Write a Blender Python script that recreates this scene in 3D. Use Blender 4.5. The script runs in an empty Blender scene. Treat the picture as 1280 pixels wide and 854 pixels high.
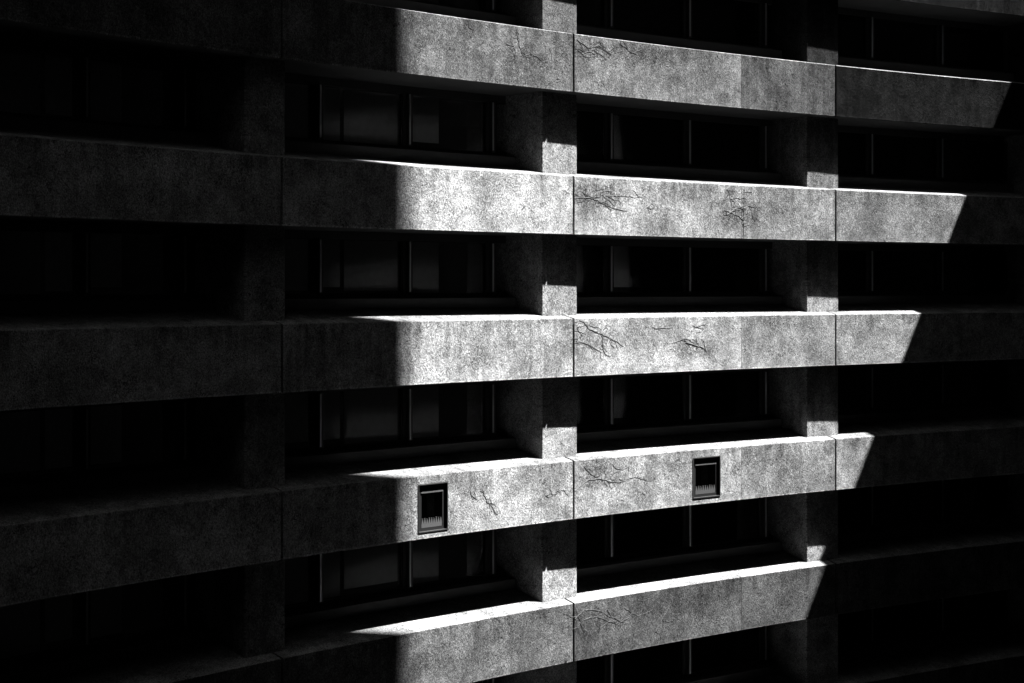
import bpy, bmesh, math, random, bisect
random.seed(7)
scene = bpy.context.scene
COL = scene.collection

# ---------------------------------------------------------------- facade curve (plan), metres, camera at origin looking +Y
FPX, YH = 2000.0, 358.0
def hx(x):
    return 418 - 0.205*(x-352) + 0.000049*((x-176)**2 - (352-176)**2)
def plan(x):
    y = FPX*6.4/hx(x)
    return ((x-640)/FPX*y, y)
XS = [-140+5*i for i in range(0, 321)]
PL = [plan(x) for x in XS]
S = [0.0]
for a, b in zip(PL, PL[1:]):
    S.append(S[-1]+math.hypot(b[0]-a[0], b[1]-a[1]))
def base(s):
    i = max(0, min(len(S)-2, bisect.bisect_right(S, s)-1))
    a, b = PL[i], PL[i+1]
    t = (s-S[i])/(S[i+1]-S[i])
    return (a[0]+(b[0]-a[0])*t, a[1]+(b[1]-a[1])*t)
def tan(s):
    a = base(s-.6); b = base(s+.6); L = math.hypot(b[0]-a[0], b[1]-a[1])
    return ((b[0]-a[0])/L, (b[1]-a[1])/L)
def W(s, d, z):
    """s along the facade, d inward from the panel faces, z up"""
    p = base(s); t = tan(s)
    return (p[0]-t[1]*d, p[1]+t[0]*d, z)

# ---------------------------------------------------------------- node helpers
class NT:
    def __init__(self, mat):
        self.t = mat.node_tree; self.n = self.t.nodes; self.l = self.t.links
    def new(self, typ, **kw):
        nd = self.n.new(typ)
        for k, v in kw.items():
            setattr(nd, k, v)
        return nd
    def put(self, sock, v):
        if hasattr(v, 'is_output') or isinstance(v, bpy.types.NodeSocket):
            self.l.new(v, sock)
        else:
            sock.default_value = v
    def math(self, op, a, b=0.0, c=None, clamp=False):
        nd = self.new('ShaderNodeMath', operation=op, use_clamp=clamp)
        self.put(nd.inputs[0], a); self.put(nd.inputs[1], b)
        if c is not None: self.put(nd.inputs[2], c)
        return nd.outputs[0]
    def noise(self, vec, scale, detail=2, rough=.5, dist=0.0):
        nd = self.new('ShaderNodeTexNoise')
        self.l.new(vec, nd.inputs['Vector'])
        nd.inputs['Scale'].default_value = scale
        nd.inputs['Detail'].default_value = detail
        nd.inputs['Roughness'].default_value = rough
        nd.inputs['Distortion'].default_value = dist
        return nd.outputs['Fac']
    def ramp(self, v, a, b, lo=0.0, hi=1.0, smooth=True):
        nd = self.new('ShaderNodeMapRange', interpolation_type='SMOOTHSTEP' if smooth else 'LINEAR')
        self.put(nd.inputs['Value'], v)
        nd.inputs['From Min'].default_value = a; nd.inputs['From Max'].default_value = b
        nd.inputs['To Min'].default_value = lo; nd.inputs['To Max'].default_value = hi
        return nd.outputs['Result']
    def scaled(self, vec, sx, sy, sz=1.0, off=(0, 0, 0)):
        nd = self.new('ShaderNodeMapping')
        self.l.new(vec, nd.inputs['Vector'])
        nd.inputs['Scale'].default_value = (sx, sy, sz)
        nd.inputs['Location'].default_value = off
        return nd.outputs['Vector']
    def grey(self, v):
        nd = self.new('ShaderNodeCombineColor')
        for i in range(3): self.put(nd.inputs[i], v)
        return nd.outputs[0]

def newmat(name):
    m = bpy.data.materials.new(name); m.use_nodes = True
    return m, NT(m), m.node_tree.nodes['Principled BSDF']

# places (s, z, half width, half height, strength) where a dead creeper left its traces on the concrete
def concrete(name, tone=.5, panel=True, spots=(), piece_tone=True):
    m, g, bs = newmat(name)
    uv0 = g.new('ShaderNodeTexCoord').outputs['UV']
    oi = g.new('ShaderNodeObjectInfo')
    rnd = oi.outputs['Random']                       # every precast piece has its own grain
    cx = g.new('ShaderNodeCombineXYZ'); g.l.new(g.math('MULTIPLY', rnd, 37.0), cx.inputs[0]); g.l.new(g.math('MULTIPLY', rnd, 91.0), cx.inputs[2])
    va = g.new('ShaderNodeVectorMath', operation='ADD'); g.l.new(uv0, va.inputs[0]); g.l.new(cx.outputs[0], va.inputs[1])
    uv = va.outputs[0]
    wob = g.noise(uv, 2.2, 2, .55)
    big = g.noise(uv, .9, 3, .6)
    mid = g.noise(uv, 3.2, 4, .65, .8)
    streak = g.noise(g.scaled(uv, 5.5, .5, 1, (3.1, 1.7, 0)), 1.0, 3, .6)
    fine = g.noise(uv, 21, 3, .75, 1.6)
    grit = g.noise(g.scaled(uv, 1, .6), 46, 2, .7)
    worm = g.noise(g.scaled(uv, 1, .8), 11, 3, .6, 1.6)
    line = g.math('ABSOLUTE', g.math('SUBTRACT', worm, .5))
    line = g.ramp(line, .008, .034, 1, 0)                     # thin meandering hairlines
    worm2 = g.noise(g.scaled(uv, 1.0, .62, 1, (7, 3, 0)), 4.6, 4, .6, 2.2)
    vein = g.ramp(g.math('ABSOLUTE', g.math('SUBTRACT', worm2, .52)), .004, .016, 1, 0)
    gate = g.ramp(g.noise(uv, 1.7, 3, .5, .5), .5, .66)
    line_amt = g.math('MULTIPLY', line, g.math('MULTIPLY_ADD', gate, .62, .33))
    vein_amt = g.math('MULTIPLY', vein, g.ramp(g.noise(g.scaled(uv, 1, 1, 1, (11, 5, 0)), 1.3, 2), .52, .7))
    # localised creeper scars
    sep = g.new('ShaderNodeSeparateXYZ'); g.l.new(uv0, sep.inputs[0])
    tot = None
    for (s0, z0, rs, rz, st) in spots:
        dx = g.math('DIVIDE', g.math('SUBTRACT', sep.outputs[0], s0), rs)
        dz = g.math('DIVIDE', g.math('SUBTRACT', sep.outputs[1], z0), rz)
        r2 = g.math('MULTIPLY_ADD', dx, dx, g.math('MULTIPLY', dz, dz))
        r2 = g.math('ADD', r2, g.math('MULTIPLY_ADD', mid, 2.2, -1.1))
        v = g.ramp(r2, .3, 1.9, st, 0)
        tot = v if tot is None else g.math('MAXIMUM', tot, v)
    col = g.ramp(big, .36, .64, .74, 1.16)
    col = g.math('MULTIPLY', col, g.ramp(mid, .36, .62, .76, 1.1))
    col = g.math('MULTIPLY', col, g.math('MULTIPLY_ADD', g.math('SUBTRACT', g.ramp(streak, .36, .64), 1.0), g.math('MULTIPLY_ADD', g.math('FRACT', g.math('MULTIPLY', rnd, 7.3)), .3, .03), 1.05))
    col = g.math('MULTIPLY', col, g.ramp(fine, .36, .60, .5, 1.2))
    col = g.math('MULTIPLY', col, g.ramp(grit, .38, .6, .6, 1.22))
    col = g.math('MULTIPLY', col, g.math('SUBTRACT', 1.0, line_amt))
    col = g.math('MULTIPLY', col, g.math('MULTIPLY_ADD', vein_amt, -.7, 1.0))
    pit = g.ramp(g.noise(g.scaled(uv, 1, 1, 1, (5, 9, 0)), 19, 1, .4), .70, .76)
    col = g.math('MULTIPLY', col, g.math('MULTIPLY_ADD', pit, -.7, 1.0))
    if tot is not None:
        scar = g.noise(g.scaled(uv, 1, .9, 1, (2, 8, 0)), 6.5, 4, .65, 2.5)
        sl = g.ramp(g.math('ABSOLUTE', g.math('SUBTRACT', scar, .5)), .008, .045, 1, 0)
        sl = g.math('MAXIMUM', sl, g.math('MULTIPLY', g.ramp(scar, .47, .6), .6))
        col = g.math('MULTIPLY', col, g.math('MULTIPLY_ADD', g.math('MULTIPLY', sl, tot), -.72, 1.0))
    if panel:
        at = g.new('ShaderNodeAttribute', attribute_name='lz')
        # paler drip edge along the bottom arris, dirty run-off under the top arris
        low = g.ramp(g.math('ADD', at.outputs['Fac'], g.math('MULTIPLY_ADD', wob, .05, -.025)), .015, .05, 1.5, 1.0)
        col = g.math('MULTIPLY', col, low)
        drip = g.math('MULTIPLY', g.ramp(at.outputs['Fac'], .75, 1.32), g.ramp(g.noise(g.scaled(uv, 3.2, .35, 1, (9, 2, 0)), 1.0, 4, .7), .46, .62))
        col = g.math('MULTIPLY', col, g.math('MULTIPLY_ADD', drip, -.42, 1.0))
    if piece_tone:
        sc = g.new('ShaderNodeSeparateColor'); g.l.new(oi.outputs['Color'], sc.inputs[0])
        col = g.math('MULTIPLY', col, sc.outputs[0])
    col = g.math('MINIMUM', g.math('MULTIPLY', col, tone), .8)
    g.l.new(g.grey(col), bs.inputs['Base Color'])
    bs.inputs['Roughness'].default_value = .88
    bs.inputs['Specular IOR Level'].default_value = 0.0
    h = g.math('MULTIPLY', fine, .012)
    h = g.math('ADD', h, g.math('MULTIPLY', grit, .005))
    h = g.math('ADD', h, g.math('MULTIPLY', worm, .018))
    h = g.math('SUBTRACT', h, g.math('MULTIPLY', line_amt, .006))
    h = g.math('SUBTRACT', h, g.math('MULTIPLY', pit, .006))
    bp = g.new('ShaderNodeBump'); bp.inputs['Strength'].default_value = .8; bp.inputs['Distance'].default_value = 1.0
    g.l.new(h, bp.inputs['Height']); g.l.new(bp.outputs[0], bs.inputs['Normal'])
    return m

def plain(name, c, rough=.6, metal=0.0, spec=.5, var=.25, scale=6):
    m, g, bs = newmat(name)
    ob = g.new('ShaderNodeTexCoord').outputs['Object']
    n = g.noise(ob, scale, 5, .6)
    g.l.new(g.grey(g.math('MULTIPLY', g.math('MULTIPLY_ADD', n, var*2, 1-var), c)), bs.inputs['Base Color'])
    bs.inputs['Roughness'].default_value = rough
    bs.inputs['Metallic'].default_value = metal
    bs.inputs['Specular IOR Level'].default_value = spec
    return m

def glassmat(name):
    m, g, bs = newmat(name)
    g.n.remove(bs)
    out = g.n['Material Output']
    fr = g.new('ShaderNodeFresnel'); fr.inputs['IOR'].default_value = 1.52
    gl = g.new('ShaderNodeBsdfGlossy'); gl.inputs['Roughness'].default_value = .02
    gl.inputs['Color'].default_value = (.9, .9, .9, 1)
    tr = g.new('ShaderNodeBsdfTransparent'); tr.inputs['Color'].default_value = (.92, .92, .92, 1)
    ob = g.new('ShaderNodeTexCoord').outputs['Object']
    bp = g.new('ShaderNodeBump'); bp.inputs['Strength'].default_value = .01; bp.inputs['Distance'].default_value = .1
    g.l.new(g.noise(ob, .8, 2), bp.inputs['Height'])
    g.l.new(bp.outputs[0], gl.inputs['Normal'])
    mx = g.new('ShaderNodeMixShader')
    g.l.new(fr.outputs[0], mx.inputs[0]); g.l.new(tr.outputs[0], mx.inputs[1]); g.l.new(gl.outputs[0], mx.inputs[2])
    g.l.new(mx.outputs[0], out.inputs['Surface'])
    return m

SPOTS = [(16.56, 2.06, 0.74, 0.25, 1), (21.06, 1.88, 0.7, 0.47, 1), (16.31, -1.21, 0.74, 0.33, 1), (19.73, -1.5, 0.69, 0.22, 1), (16.56, -4.31, 0.79, 0.29, 0.9), (16.44, -7.66, 0.69, 0.33, 0.8), (17.42, 5.39, 1.52, 0.29, 0.9), (19.21, 2.24, 1.05, 0.18, 0.6), (17.93, -1.15, 1.28, 0.22, 0.6), (22.97, -1.65, 0.84, 0.29, 0.5), (18.69, -4.37, 0.78, 0.25, 0.6), (22.97, -4.47, 0.84, 0.29, 0.5), (19.21, -7.64, 1.58, 0.25, 0.6), (14.3, 4.94, 0.61, 0.36, 0.8), (19.99, 4.97, 1.07, 0.25, 0.4), (21.46, -1.42, 0.14, 0.73, 0.6), (13.15, 1.93, 0.32, 0.55, 0.4), (21.32, 1.63, 0.11, 0.55, 0.8), (25.82, 1.84, 0.58, 0.44, 0.4)]
M = dict(
    conc=concrete('weathered_concrete', .25, True, SPOTS),
    colconc=concrete('column_concrete', .24, False),
    coping=concrete('coping_concrete', .14, False, (), False),
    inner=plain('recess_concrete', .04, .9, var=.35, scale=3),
    sill=plain('painted_sill', .06, .6),
    frame=plain('black_window_frame', .02, .45, spec=.4),
    strip=plain('aluminium_strip', .6, .5, .9, var=.1),
    seal=plain('joint_sealant', .02, .9),
    room=plain('dim_interior', .05, .9),
    blind=plain('interior_blind', .45, .9),
    pale_blind=plain('pale_interior_blind', .85, .9, var=.05),  # whiter reflection cards for the right bays, where less light reaches
    rail=plain('blind_rail_paint', .8, .8),
    glass=glassmat('window_glass'),
    vent=plain('dark_vent_metal', .011, .4, .3, var=.2, scale=20),
    fin=plain('grey_fin_metal', .045, .5, .2, var=.3, scale=40),
    hole=plain('vent_duct_lining', .01, .9),
    mortar=concrete('vent_surround_mortar', .5, False),
    stem=plain('dry_creeper_bark', .08, .9),
    wall=plain('dark_rendered_wall', .03, .9, var=.3, scale=.7),
    asphalt=plain('asphalt_ground', .05, .9, var=.3, scale=1.2),
)

# ---------------------------------------------------------------- mesh helpers
def link(name, bm, mat, parent=None, smooth=False):
    me = bpy.data.meshes.new(name)
    bmesh.ops.recalc_face_normals(bm, faces=bm.faces)
    bm.to_mesh(me); bm.free()
    o = bpy.data.objects.new(name, me); COL.objects.link(o)
    me.materials.append(mat)
    if parent: o.parent = parent
    if smooth:
        for p in me.polygons: p.use_smooth = True
    return o

def newbm():
    bm = bmesh.new(); bm.loops.layers.uv.new('UVMap'); bm.verts.layers.float.new('lz')
    return bm

def sweep(bm, prof, s0, s1, step=.5, zref=0.0):
    """closed profile [(d,z)...] swept along the facade curve from s0 to s1, capped; uv in metres"""
    uvl = bm.loops.layers.uv['UVMap']; lz = bm.verts.layers.float['lz']
    n = max(1, int(math.ceil((s1-s0)/step)))
    per = [0.0]
    for a, b in zip(prof, prof[1:]+prof[:1]): per.append(per[-1]+math.hypot(b[0]-a[0], b[1]-a[1]))
    rings = []
    for i in range(n+1):
        s = s0+(s1-s0)*i/n
        r = []
        for d, z in prof:
            v = bm.verts.new(W(s, d, z)); v[lz] = z-zref; r.append(v)
        rings.append((s, r))
    k = len(prof)
    for (sa, ra), (sb, rb) in zip(rings, rings[1:]):
        for j in range(k):
            j2 = (j+1) % k
            f = bm.faces.new((ra[j], rb[j], rb[j2], ra[j2]))
            va, vb = prof[j], prof[j2]
            # v = z, plus depth so that ledges and soffits get detail too
            uvs = [(sa, va[1]+va[0]), (sb, va[1]+va[0]), (sb, vb[1]+vb[0]), (sa, vb[1]+vb[0])]
            for lp, q in zip(f.loops, uvs): lp[uvl].uv = q
    for (s, r) in (rings[0], rings[-1]):
        f = bm.faces.new(r)
        for lp, q in zip(f.loops, prof): lp[uvl].uv = (q[0]+s+.37, q[1])
    return bm

def rect(d0, d1, z0, z1): return [(d0, z0), (d0, z1), (d1, z1), (d1, z0)]

def tag(o, label=None, cat=None, group=None, kind=None):
    if label: o['label'] = label
    if cat: o['category'] = cat
    if group: o['group'] = group
    if kind: o['kind'] = kind
    return o
def empty(name, loc):
    o = bpy.data.objects.new(name, None); COL.objects.link(o); o.location = loc; o.empty_display_size = .5
    return o

# ---------------------------------------------------------------- dimensions
ZT = [12.08, 8.88, 5.68, 2.48, -.72, -3.92, -7.12, -10.32]       # top arris of every concrete band
BH = 1.32                                                       # band height
GROUND = -13.6
SLOPE = .2
DG = 1.60                                                       # depth of the glass behind the panel faces
J = [.62, 8.01, 15.88, 24.51, 33.2]                             # vertical joints over the columns
SE0, SE1 = .62, 35.6
SUB = 21.24                                                     # the hairline joint inside the third bay
colw = {0: (.15, 1.12), 1: (7.36, 8.32), 2: (15.20, 16.25), 3: (23.78, 24.91), 4: (32.4, 33.6)}

bld = empty('office_building', W(15, 0, GROUND))
tag(bld, 'curved concrete office building with stacked pale bands, deep dark window strips and raking shadow', 'building')
def part(name, bm, mat, label=None, parent=bld):
    o = link(name, bm, mat, None)
    o.parent = parent
    if parent.type == 'EMPTY': o.location = [-v for v in parent.location]   # meshes are built in world metres
    if label: o['label'] = label
    return o
bpy.context.view_layer.update()

def panel_profile(zt, lo=None, hi=None):
    zb = zt-BH; c = .014
    full = [(c, zb), (0, zb+c), (0, zt-c), (c, zt), (1.19, zt+SLOPE*1.19), (1.19, zb)]
    if lo is None: return full
    if hi == 'top': return [(0, lo), (0, zt-c), (c, zt), (1.19, zt+SLOPE*1.19), (1.19, lo)]
    return [(c, zb), (0, zb+c), (0, lo), (1.19, lo), (1.19, zb)]

TONE = {(2, '0'): 0.35, (2, '1'): 0.42, (2, '2a'): 0.5, (2, '2b'): 0.31, (2, '3'): 0.04, (3, '2a'): 0.92, (3, '2b'): 0.72, (3, '3'): 0.6, (4, '2b'): 0.78, (4, '3'): 0.75, (5, '2a'): 0.88, (5, '2b'): 0.76, (5, '3'): 0.78, (6, '0'): 0.3, (6, '1'): 0.38, (6, '2a'): 0.28, (6, '2b'): 0.27, (6, '3'): 0.27, (1, '3'): 0.05, (1, '2b'): 0.2, (1, '4'): 0.05, (2, '4'): 0.1, (7, '2a'): 0.3, (7, '2b'): 0.3, (7, '3'): 0.3}  # panels' own tones, plus vignette darkening painted into the outer ones
# vents: band index 5 (z -3.92)
VENT = {5: [(11.455, 12.267, -5.105, -4.097), (19.622, 20.533, -5.087, -4.105)]}
G = .03
for bi, zt in enumerate(ZT):
    segs = []
    for k in range(len(J)-1):
        a, b = J[k], J[k+1]
        if k == 2:
            segs += [(a+G, SUB-.004, k, 'a'), (SUB+.004, b-G, k, 'b')]
        else:
            segs.append((a+G, b-G, k, ''))
    segs.append((J[-1]+G, SE1, 4, ''))
    for (a, b, k, q) in segs:
        bm = newbm()
        holes = [v for v in VENT.get(bi, []) if a < v[0] < b]
        if not holes:
            sweep(bm, panel_profile(zt), a, b, zref=zt-BH)
        else:
            v0, v1, w0, w1 = holes[0]
            sweep(bm, panel_profile(zt), a, v0, zref=zt-BH)
            sweep(bm, panel_profile(zt), v1, b, zref=zt-BH)
            sweep(bm, panel_profile(zt, w1, 'top'), v0, v1, zref=zt-BH)
            sweep(bm, panel_profile(zt, w0, 'low'), v0, v1, zref=zt-BH)
        bm.normal_update(); bmesh.ops.recalc_face_normals(bm, faces=bm.faces)
        for f in bm.faces:
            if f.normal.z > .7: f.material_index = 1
            elif f.normal.z < -.75: f.material_index = 2  # dark undersides: soffit shade put into the material
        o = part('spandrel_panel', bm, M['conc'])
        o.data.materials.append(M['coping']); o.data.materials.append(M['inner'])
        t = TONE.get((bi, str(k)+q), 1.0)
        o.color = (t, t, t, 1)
    # recessed joint filler behind the gaps
    for k in range(1, len(J)):
        bm = newbm(); sweep(bm, rect(.16, .3, zt-BH+.01, zt-.012), J[k]-G+.001, J[k]+G-.001)
        part('joint_seal', bm, M['seal'])
    # the painted inner sill and the apron under the glass
    for k in range(len(J)-1):
        s0, s1 = colw[k][1], colw[k+1][0]
        bm = newbm()
        sweep(bm, rect(1.2, DG-.02, zt-.02, zt+.46), s0+.002, s1-.002)
        part('inner_sill', bm, M['sill'])
        if bi == 0: continue
        zlo, zhi = zt+.47, ZT[bi-1]-BH-.002
        # window: frame with mullions, three panes, bright cover strips
        bm = newbm()
        sweep(bm, rect(DG-.06, DG+.08, zt+.46, zt+.57), s0+.002, s1-.002)
        sweep(bm, rect(DG-.04, DG+.08, zhi-.17, zhi), s0+.002, s1-.002)
        wx = {0: [2.754, 4.662, 6.79], 1: [10.022, 12.371, 14.705], 2: [18.287, 20.826, 23.412], 3: [27.228, 29.868, 32.463]}[k]
        edges = [s0+.002, wx[0], wx[1], wx[2]]
        for e in wx:
            sweep(bm, rect(DG-.16, DG+.08, zt+.571, zhi-.171), e-.005, min(e+.10, s1-.003), step=5)
        # slimmer sash bars hugging the panes
        for a_, b_ in zip(edges, edges[1:]):
            sweep(bm, rect(DG-.05, DG+.05, zt+.571, zhi-.171), b_-.075, b_-.006, step=5)
            a2 = a_ if a_ == edges[0] else a_+.101
            sweep(bm, rect(DG-.05, DG+.05, zt+.571, zhi-.171), a2, a2+.07, step=5)
        wn = part('window', bm, M['frame'])
        for a_, b_ in zip(edges, edges[1:]):
            a2 = (a_ if a_ == edges[0] else a_+.101)+.071
            bm = newbm(); sweep(bm, rect(DG, DG+.012, zt+.572, zhi-.172), a2, b_-.076, step=5)
            part('pane', bm, M['glass'], parent=wn)
        for e in wx:
            bm = newbm(); sweep(bm, rect(DG-.19, DG-.161, zt+.60, zhi-.19), e, e+.028, step=5)
            part('cover_strip', bm, M['strip'], parent=wn)
        # cards behind the glass imitating grey reflections in the panes
        spans = []
        for q, (a_, b_) in enumerate(zip(edges, edges[1:])):
            w_ = b_-a_
            if q == 0: spans.append((a_+.02, b_-.09))
            if q == 1:
                f_ = .33 if k == 1 else .63
                spans += [(a_+.2, a_+w_*f_-.05), (a_+w_*f_+.06, b_-.1)]
            if q == 2: spans.append((a_+.18, a_+w_*.44))
        for a_, b_ in spans:
            dr = random.choice((0, 0, .05, .12))
            bm = newbm(); sweep(bm, rect(DG+.11, DG+.125, zt+.58+dr, zhi-.18), a_, b_, step=5)
            part('blind', bm, M['pale_blind'] if k >= 2 else M['blind'], parent=wn)
        if k in (2, 3) and bi == 4:  # pale bar imitating a reflection in the glass
            bm = newbm(); sweep(bm, rect(DG+.085, DG+.105, zt+1.02, zt+1.14), edges[0]+.1, edges[3]-.9, step=5)
            part('blind_rail', bm, M['rail'], parent=wn)
    # slab over the rooms
    bm = newbm(); sweep(bm, rect(DG+.1, 7.5, zt-BH, zt-BH+.3), SE0, SE1, step=1.5)
    part('floor_slab', bm, M['room'])
    # fill between panel back and the glass line below window
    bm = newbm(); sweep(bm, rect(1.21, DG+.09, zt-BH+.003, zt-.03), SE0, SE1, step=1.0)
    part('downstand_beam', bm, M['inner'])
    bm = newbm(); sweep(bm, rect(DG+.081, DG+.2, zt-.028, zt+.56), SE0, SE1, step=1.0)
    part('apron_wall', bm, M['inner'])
    # columns, one storey each
    if bi > 0:
        for k in range(5):
            a, b = colw[k]
            zb, zh = zt+.06, ZT[bi-1]-BH-.001
            bm = newbm(); uvl = bm.loops.layers.uv['UVMap']
            # plan outline with small chamfers
            c = .018
            out = [(a, .3+c), (a+c, .3), (b-c, .3), (b, .3+c), (b, DG+.3), (a, DG+.3)]
            lo = [bm.verts.new(W(s, d, zb)) for s, d in out]; hi = [bm.verts.new(W(s, d, zh)) for s, d in out]
            for j in range(6):
                j2 = (j+1) % 6
                f = bm.faces.new((lo[j], lo[j2], hi[j2], hi[j]))
                for lp, q in zip(f.loops, [(out[j][0]+out[j][1], zb), (out[j2][0]+out[j2][1], zb), (out[j2][0]+out[j2][1], zh), (out[j][0]+out[j][1], zh)]):
                    lp[uvl].uv = (q[0]+2.3*k, q[1]+40)
            bm.faces.new(lo); bm.faces.new(hi)
            co = part('column', bm, M['colconc'])
            t = {2: {1: .6, 2: .34, 3: .1, 4: .1}, 3: {2: .9, 3: .6}, 4: {3: .8}, 5: {3: .8}}.get(bi, {}).get(k, 1.0)  # upper and right columns darkened, vignette painted into their tone
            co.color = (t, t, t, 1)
# ground storey, back and roof
bm = newbm(); sweep(bm, rect(7.5, 7.8, GROUND, 12.3), SE0, SE1, step=1.5); part('rear_wall', bm, M['room'])
bm = newbm(); sweep(bm, rect(.9, 7.45, 12.38, 12.6), SE0, SE1, step=1.5); part('roof', bm, M['wall'])
bm = newbm(); sweep(bm, rect(.9, 1.3, GROUND, ZT[-1]-BH-.002), SE0, SE1, step=1.5); part('ground_floor_wall', bm, M['inner'])
for k in range(5):   # party walls close the rooms at the ends
    if k in (0, 4):
        bm = newbm(); sweep(bm, rect(DG+.31, 7.49, GROUND, 12.3), colw[k][0]+.2, colw[k][0]+.4, step=1); part('party_wall', bm, M['room'])

# ---------------------------------------------------------------- vents in the fourth band
for (v0, v1, w0, w1) in VENT[5]:
    bm = newbm()
    fw, dp = .115, .03
    g0 = .003
    a, b, lo, hi = v0+g0, v1-g0, w0+g0, w1-g0
    sweep(bm, rect(dp, .30, lo, lo+fw*.8), a, b); sweep(bm, rect(dp, .30, hi-fw*1.5, hi), a, b)
    sweep(bm, rect(dp, .30, lo+fw*.8, hi-fw*1.5), a, a+fw); sweep(bm, rect(dp, .30, lo+fw*.8, hi-fw*1.5), b-fw*1.1, b)
    vt = part('vent', bm, M['vent'])
    # outer lip, proud of the frame
    bm = newbm(); lp_ = .02
    sweep(bm, rect(-.012, dp-.001, lo, lo+lp_), a, b); sweep(bm, rect(-.012, dp-.001, hi-lp_, hi), a, b)
    sweep(bm, rect(-.012, dp-.001, lo+lp_, hi-lp_), a, a+lp_); sweep(bm, rect(-.012, dp-.001, lo+lp_, hi-lp_), b-lp_, b)
    part('outer_lip', bm, M['frame'], parent=vt)
    # inner rim
    ia, ib, il, ih = a+fw, b-fw*1.1, lo+fw*.8, hi-fw*1.5
    bm = newbm()
    sweep(bm, rect(dp-.012, dp+.02, ih-.022, ih+.004), ia-.012, ib+.012)
    part('inner_rim', bm, M['fin'], parent=vt)
    bm = newbm(); sweep(bm, rect(.60, .62, il-.04, ih+.04), ia-.04, ib+.04)
    part('duct_back', bm, M['hole'], parent=vt)
    # comb shaped as the sunlit spikes between bar shadows on the sill
    bm = newbm()
    nf = 9
    sweep(bm, rect(.035, .06, il+.001, il+.075), ia+.004, ib-.004, step=5)
    for i in range(nf):
        s = ia+.004+(ib-ia-.008)*(i+.5)/nf; w = (ib-ia-.008)/nf*.47
        h = il+.19+.012*math.sin(i*2.3)
        vs = [bm.verts.new(W(s+q*w*t_, d_, z_)) for d_ in (.035, .06) for q, t_, z_ in ((-1, 1, il+.076), (1, 1, il+.076), (1, .15, h), (-1, .15, h))]
        for f in ((0, 1, 2, 3), (4, 5, 6, 7), (0, 1, 5, 4), (1, 2, 6, 5), (2, 3, 7, 6), (3, 0, 4, 7)): bm.faces.new([vs[n] for n in f])
    part('comb', bm, M['fin'], parent=vt)

# ---------------------------------------------------------------- dead creeper stems clinging to the bands
def stem_mesh(bm, pts, r0):
    P = []
    for (a, b) in zip(pts, pts[1:]):
        n = max(2, int(math.hypot(b[0]-a[0], b[1]-a[1])/.05))
        for i in range(n):
            t = i/n
            P.append((a[0]+(b[0]-a[0])*t+random.uniform(-.013, .013), a[1]+(b[1]-a[1])*t+random.uniform(-.013, .013)))
    P.append(pts[-1])
    rings = []
    for i, (s, z) in enumerate(P):
        q0 = P[max(0, i-1)]; q1 = P[min(len(P)-1, i+1)]
        dx, dz = q1[0]-q0[0], q1[1]-q0[1]; L_ = math.hypot(dx, dz) or 1
        nx, nz = -dz/L_, dx/L_
        r = r0*.62*(1-.7*i/len(P))*random.uniform(.55, 1.35)
        rings.append([bm.verts.new(W(s+nx*r*c_, dd, z+nz*r*c_)) for c_, dd in ((-1, -.0015), (-.5, -.005-r*.3), (.5, -.005-r*.3), (1, -.0015))])
    for ra, rb in zip(rings, rings[1:]):
        for j in range(3): bm.faces.new((ra[j], ra[j+1], rb[j+1], rb[j]))
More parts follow.
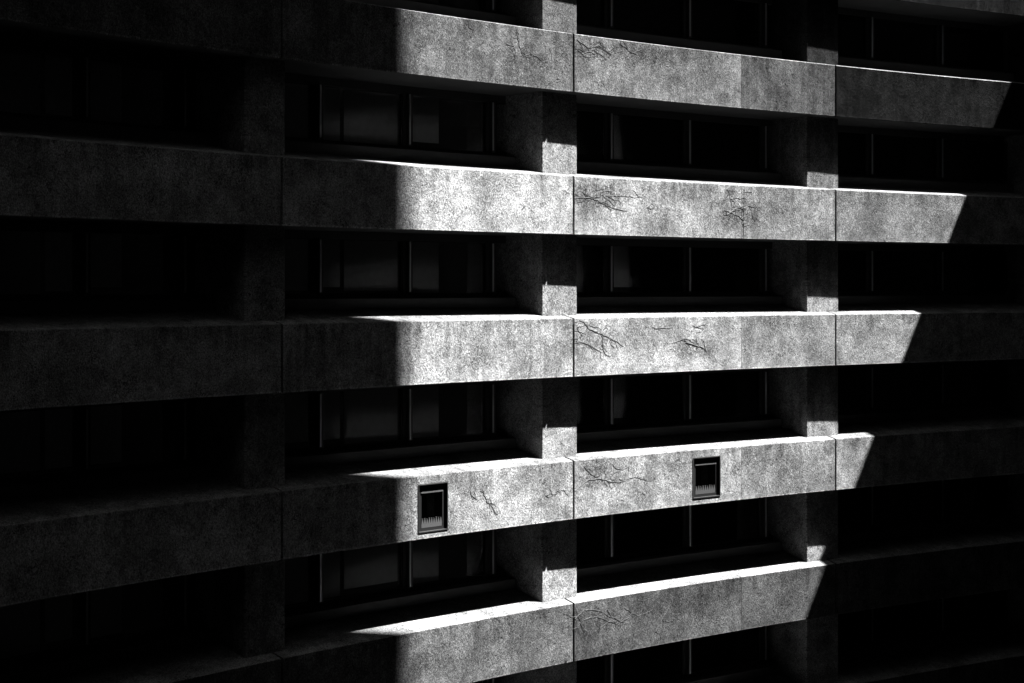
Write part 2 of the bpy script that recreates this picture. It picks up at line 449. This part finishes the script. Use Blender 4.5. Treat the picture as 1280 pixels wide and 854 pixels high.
STEMS = [('dead creeper branching right from the joint, on the band with the two vents', [(0.014, [(15.926, -4.588), (16.144, -4.47), (16.353, -4.378), (16.656, -4.383), (17.001, -4.473), (17.349, -4.518)]), (0.008, [(16.18, -4.059), (16.394, -4.245), (16.656, -4.383)]), (0.007, [(17.001, -4.15), (16.87, -4.28), (16.804, -4.403)]), (0.007, [(17.611, -4.168), (17.174, -4.266), (16.853, -4.425)]), (0.006, [(18.408, -4.242), (18.143, -4.56), (17.966, -4.872)]), (0.005, [(17.349, -4.518), (17.724, -4.417), (18.128, -4.521)])]), ('thin tangled dead creeper right of the joint, on the lowest lit band', [(0.007, [(15.926, -7.467), (16.217, -7.306), (16.656, -7.381), (17.075, -7.608), (17.423, -7.755)]), (0.006, [(16.656, -7.381), (16.485, -7.686), (16.353, -7.904)]), (0.006, [(16.902, -7.375), (17.075, -7.636), (16.73, -7.755), (16.631, -7.979)]), (0.006, [(17.423, -7.423), (17.875, -7.665), (18.331, -7.573)]), (0.006, [(18.869, -7.545), (18.587, -7.906), (18.408, -8.108)]), (0.005, [(15.926, -7.251), (16.095, -7.58), (16.192, -7.809)]), (0.005, [(16.192, -7.538), (16.558, -7.496), (17.174, -7.759), (17.674, -7.639)])]), ('dead creeper looping right from the joint, on the second band from the top', [(0.01, [(15.938, 1.989), (16.2, 2.012), (16.46, 1.998), (16.774, 1.89), (17.12, 1.786), (17.508, 1.738)]), (0.006, [(16.6, 2.421), (16.563, 2.183), (16.436, 1.997)]), (0.007, [(17.075, 2.203), (16.791, 2.161), (16.754, 2.088), (17.001, 1.943), (17.15, 1.838), (17.125, 2.168)]), (0.005, [(16.966, 2.07), (17.423, 2.086), (17.774, 2.067), (18.103, 2.092)]), (0.008, [(18.408, 2.027), (18.219, 1.892), (18.022, 1.772)]), (0.006, [(19.221, 1.774), (19.06, 1.517)]), (0.005, [(15.938, 2.07), (16.314, 1.957), (16.631, 2.04)])]), ('bushy dead creeper shaped like a little tree, second band from the top', [(0.012, [(21.298, 1.178), (21.317, 1.618), (21.325, 2.003), (21.338, 2.436)]), (0.011, [(21.317, 1.618), (21.147, 1.724), (20.937, 1.777), (20.68, 1.848)]), (0.012, [(20.76, 1.753), (20.937, 1.855), (21.19, 1.941), (21.422, 2.02)]), (0.009, [(21.317, 1.473), (21.528, 1.537), (21.65, 1.678), (21.569, 1.873), (21.506, 1.989)]), (0.008, [(21.338, 2.2), (21.147, 2.135)]), (0.008, [(20.854, 2.34), (20.771, 2.182), (20.6, 2.001)]), (0.007, [(20.921, 1.874), (21.001, 2.072), (20.84, 2.164)])]), ('spreading dead creeper right of the joint, on the band above the vents', [(0.008, [(15.943, -1.224), (16.338, -1.323), (16.742, -1.511)]), (0.011, [(16.18, -0.784), (16.338, -0.961), (16.823, -1.122), (17.224, -1.281), (17.398, -1.384)]), (0.007, [(15.943, -0.929), (16.26, -0.869), (16.656, -0.94)]), (0.006, [(16.804, -1.114), (16.73, -1.35), (16.853, -1.573)]), (0.006, [(16.338, -0.961), (16.144, -1.12), (15.943, -1.188)])]), ('short dead creeper with a thick knot, on the band above the vents', [(0.007, [(18.973, -1.345), (19.4, -1.234), (19.743, -1.4)]), (0.022, [(19.413, -1.335), (19.743, -1.419), (20.001, -1.482)]), (0.008, [(19.99, -1.29), (20.016, -1.463), (20.069, -1.619)]), (0.006, [(18.382, -0.994), (18.973, -0.977)]), (0.006, [(19.649, -0.957), (19.99, -1.02)])]), ('dead creeper hanging near the left of the joint, on the topmost lit band', [(0.008, [(14.203, 5.562), (14.281, 5.221), (14.388, 5.039), (14.574, 5.109), (14.784, 5.071), (14.973, 4.952), (15.114, 4.965), (15.233, 5.029)]), (0.01, [(13.922, 5.247), (14.117, 5.226), (14.173, 5.019), (14.133, 4.893)]), (0.006, [(12.931, 5.48), (12.975, 5.351)]), (0.006, [(15.59, 4.758), (15.442, 4.592), (15.18, 4.456)])]), ('faint knotted dead creeper right of the joint, on the topmost lit band', [(0.009, [(15.999, 5.549), (16.314, 5.399), (16.631, 5.483), (16.976, 5.314), (17.374, 5.424)]), (0.008, [(16.144, 5.238), (16.485, 5.378), (16.877, 5.195)]), (0.007, [(16.681, 5.579), (16.828, 5.374), (16.73, 5.073)]), (0.006, [(17.299, 5.583), (17.674, 5.414), (17.976, 5.516)]), (0.006, [(15.999, 5.333), (16.265, 5.177), (16.558, 5.24)])]), ('small hooked dead creeper right of the left vent', [(0.008, [(13.231, -4.348), (13.303, -4.534), (13.373, -4.648), (13.55, -4.685), (13.607, -4.741)]), (0.006, [(13.373, -4.772), (13.538, -4.701)]), (0.009, [(12.882, -4.386), (12.986, -4.492), (13.087, -4.54)])]), ('wavy dead creeper left of the joint, on the band with the two vents', [(0.006, [(15.034, -4.622), (15.138, -4.678), (15.328, -4.625), (15.518, -4.555), (15.662, -4.549)])])]
for label, lines in STEMS:
    bm = newbm()
    for r_, pts in lines:
        stem_mesh(bm, pts, r_)
        for (a_, b_) in zip(pts, pts[1:]):          # fine side twigs
            for q in range(2):
                if random.random() < .6:
                    t_ = random.random(); s_, z_ = a_[0]+(b_[0]-a_[0])*t_, a_[1]+(b_[1]-a_[1])*t_
                    an = random.uniform(0, 6.28); ln = random.uniform(.1, .38)
                    m_ = (s_+ln*.5*math.cos(an), z_+ln*.5*math.sin(an)*.8)
                    an += random.uniform(-.8, .8)
                    stem_mesh(bm, [(s_, z_), m_, (m_[0]+ln*.5*math.cos(an), m_[1]+ln*.5*math.sin(an)*.8)], .0045)
    o = link('dead_creeper', bm, M['stem'])
    tag(o, label, 'dead creeper', 'dead creeper stems on the concrete bands')

# ---------------------------------------------------------------- neighbouring blocks that throw the shade, and added ones that cut sky light
def block(name, label, corner, ax, la, ay, lb, z1, mat, floors=True):
    """box building: corner (x,y), unit axis ax length la, unit axis ay length lb, with recessed window strips"""
    root = empty(name, (corner[0], corner[1], GROUND)); tag(root, label, 'building')
    def P(u, v, z): return (corner[0]+ax[0]*u+ay[0]*v-corner[0], corner[1]+ax[1]*u+ay[1]*v-corner[1], z-GROUND)
    def bx(bm, u0, u1, v0, v1, za, zb):
        vs = [bm.verts.new(P(u, v, z)) for z in (za, zb) for u, v in ((u0, v0), (u1, v0), (u1, v1), (u0, v1))]
        for f in ((0, 1, 2, 3), (4, 5, 6, 7), (0, 1, 5, 4), (1, 2, 6, 5), (2, 3, 7, 6), (3, 0, 4, 7)): bm.faces.new([vs[i] for i in f])
    bm = newbm(); bx(bm, 0, la, 0, lb, GROUND, z1); w = link('wall', bm, mat, root)
    bm = newbm(); bx(bm, -.12, la+.12, -.12, lb+.12, z1, z1+.25); link('roof', bm, mat, root)
    z = GROUND+1.1
    while z < z1-2.4:
        u = 1.0
        while u < la-2:
            bm = newbm()
            bx(bm, u, u+1.5, -.05, -.002, z, z+1.5)
            wn = link('window', bm, M['frame'], root)
            bm = newbm(); bx(bm, u+.08, u+1.42, -.06, -.051, z+.08, z+1.42)
            link('pane', bm, M['frame'], wn)
            u += 3.4
        z += 3.2
    return root

def unit(deg):
    r = math.radians(deg); return (math.cos(r), math.sin(r))

ad = unit(-64.4); bd = unit(25.6)
def off0(a): return (18.17+ad[0]*a, 46.53+ad[1]*a)
block('east_wing', 'lower wing whose flat roof edge cuts the slanting shade line', off0(-10), ad, 36, bd, 12, 14.0, M['wall'])
block('stair_tower', 'tall dark slab tower throwing the upright shade edge', (14.5, 36.35), (0, -1), 46, unit(12.6), 8.4, 62, M['wall'])
lx, ly = (-4.0+9.5), (-12.0-24.6)
ll = math.hypot(lx, ly)
block('west_wing', 'tall dark wing closing the court on the left', (-9.5, 24.6), (lx/ll, ly/ll), ll, (ly/ll, -lx/ll), 14, 62, M['wall'])  # added to darken the left end of the facade
block('rear_block', 'tall dark block closing the court behind the viewer', (-20, -9.7), (1, 0), 34.4, (0, -1), 12, 62, M['wall'])  # added behind the camera to lower the ambient light
cr = empty('court_roof', (0, 10, 9.6)); tag(cr, 'broad dark concrete roof deck spanning the court between the wings', 'roof')  # slabs added to shut out sky, gap left for the left bays
for out in ([(-26, -11), (16, -11), (16, 34.6), (2, 31.8), (1, 22), (-7.2, 10), (-26, 10)], [(-26, 10.01), (-7.2, 10.01), (-7.2, 25.6), (-9.2, 23.2), (-26, 23.6)]):
    bm = newbm(); n = len(out)
    lo = [bm.verts.new((x, y-10, 0)) for x, y in out]; hi = [bm.verts.new((x, y-10, .6)) for x, y in out]
    bm.faces.new(lo); bm.faces.new(hi)
    for j in range(n): bm.faces.new((lo[j], lo[(j+1) % n], hi[(j+1) % n], hi[j]))
    link('deck', bm, M['wall'], cr)
for k in range(5):
    bm = newbm(); y0 = -18+k*5.0
    vs = [bm.verts.new((x, y, z)) for z in (-.9, -.003) for x, y in ((-3.5, y0), (14.4, y0), (14.4, y0+.4), (-3.5, y0+.4))]
    for f in ((0, 1, 2, 3), (4, 5, 6, 7), (0, 1, 5, 4), (1, 2, 6, 5), (2, 3, 7, 6), (3, 0, 4, 7)): bm.faces.new([vs[i] for i in f])
    link('beam', bm, M['wall'], cr)
def off(a, b): return (18.17+ad[0]*a+bd[0]*b, 46.53+ad[1]*a+bd[1]*b)
block('mid_block', 'mid height dark block stepping up behind the low wing', off(-14, 12.05), ad, 40, bd, 15, 35.5, M['wall'])  # added just below the sun rays to cover low sky
block('high_block', 'tallest dark block stepping up behind the mid height block', off(-34, 30), ad, 80, bd, 14, 68.5, M['wall'])  # added further back to cover more of the eastern sky


# ---------------------------------------------------------------- ground
bm = newbm()
R = 400
vs = [bm.verts.new((x, y, GROUND)) for x, y in ((-R, -R), (R, -R), (R, R), (-R, R))]
bm.faces.new(vs)
gr = link('ground', bm, M['asphalt']); gr['kind'] = 'structure'

# ---------------------------------------------------------------- light: clear sky and one sun, black-and-white
PSI, EL = 12.0, 61.0
p_, e_ = math.radians(PSI), math.radians(EL)
L = (math.cos(p_)*math.cos(e_), math.sin(p_)*math.cos(e_), math.sin(e_))
world = bpy.data.worlds.new('World'); scene.world = world; world.use_nodes = True
wt = world.node_tree
sky = wt.nodes.new('ShaderNodeTexSky'); sky.sky_type = 'NISHITA'; sky.sun_disc = False
sky.air_density = .75; sky.dust_density = .3
sky.sun_elevation = e_; sky.sun_rotation = math.radians(90-PSI)
bw = wt.nodes.new('ShaderNodeSeparateColor')   # red-filtered black and white: a deep dark sky
wt.links.new(sky.outputs[0], bw.inputs[0]); wt.links.new(bw.outputs[0], wt.nodes['Background'].inputs[0])
wt.nodes['Background'].inputs[1].default_value = .05
from mathutils import Vector
ld = bpy.data.lights.new('sun', 'SUN'); ld.energy = 5.0; ld.angle = math.radians(.5); ld.color = (1, 1, 1)
lo_ = bpy.data.objects.new('sun', ld); COL.objects.link(lo_)
lo_.location = (20, 0, 60)
lo_.rotation_euler = Vector(L).to_track_quat('Z', 'Y').to_euler()

# ---------------------------------------------------------------- camera
cam = bpy.data.cameras.new('camera'); co = bpy.data.objects.new('camera', cam); COL.objects.link(co)
co.location = (0, 0, 0); co.rotation_euler = (math.radians(90), 0, 0)
cam.sensor_width = 36; cam.lens = FPX/1280*36
cam.shift_x = 0; cam.shift_y = -(427-YH)/1280
cam.clip_end = 2000
scene.camera = co
scene.render.resolution_x, scene.render.resolution_y = 1024, 683
scene.view_settings.view_transform = 'Standard'; scene.view_settings.look = 'None'
scene.view_settings.gamma = 1; scene.view_settings.use_curve_mapping = False
scene.view_settings.exposure = 3.42
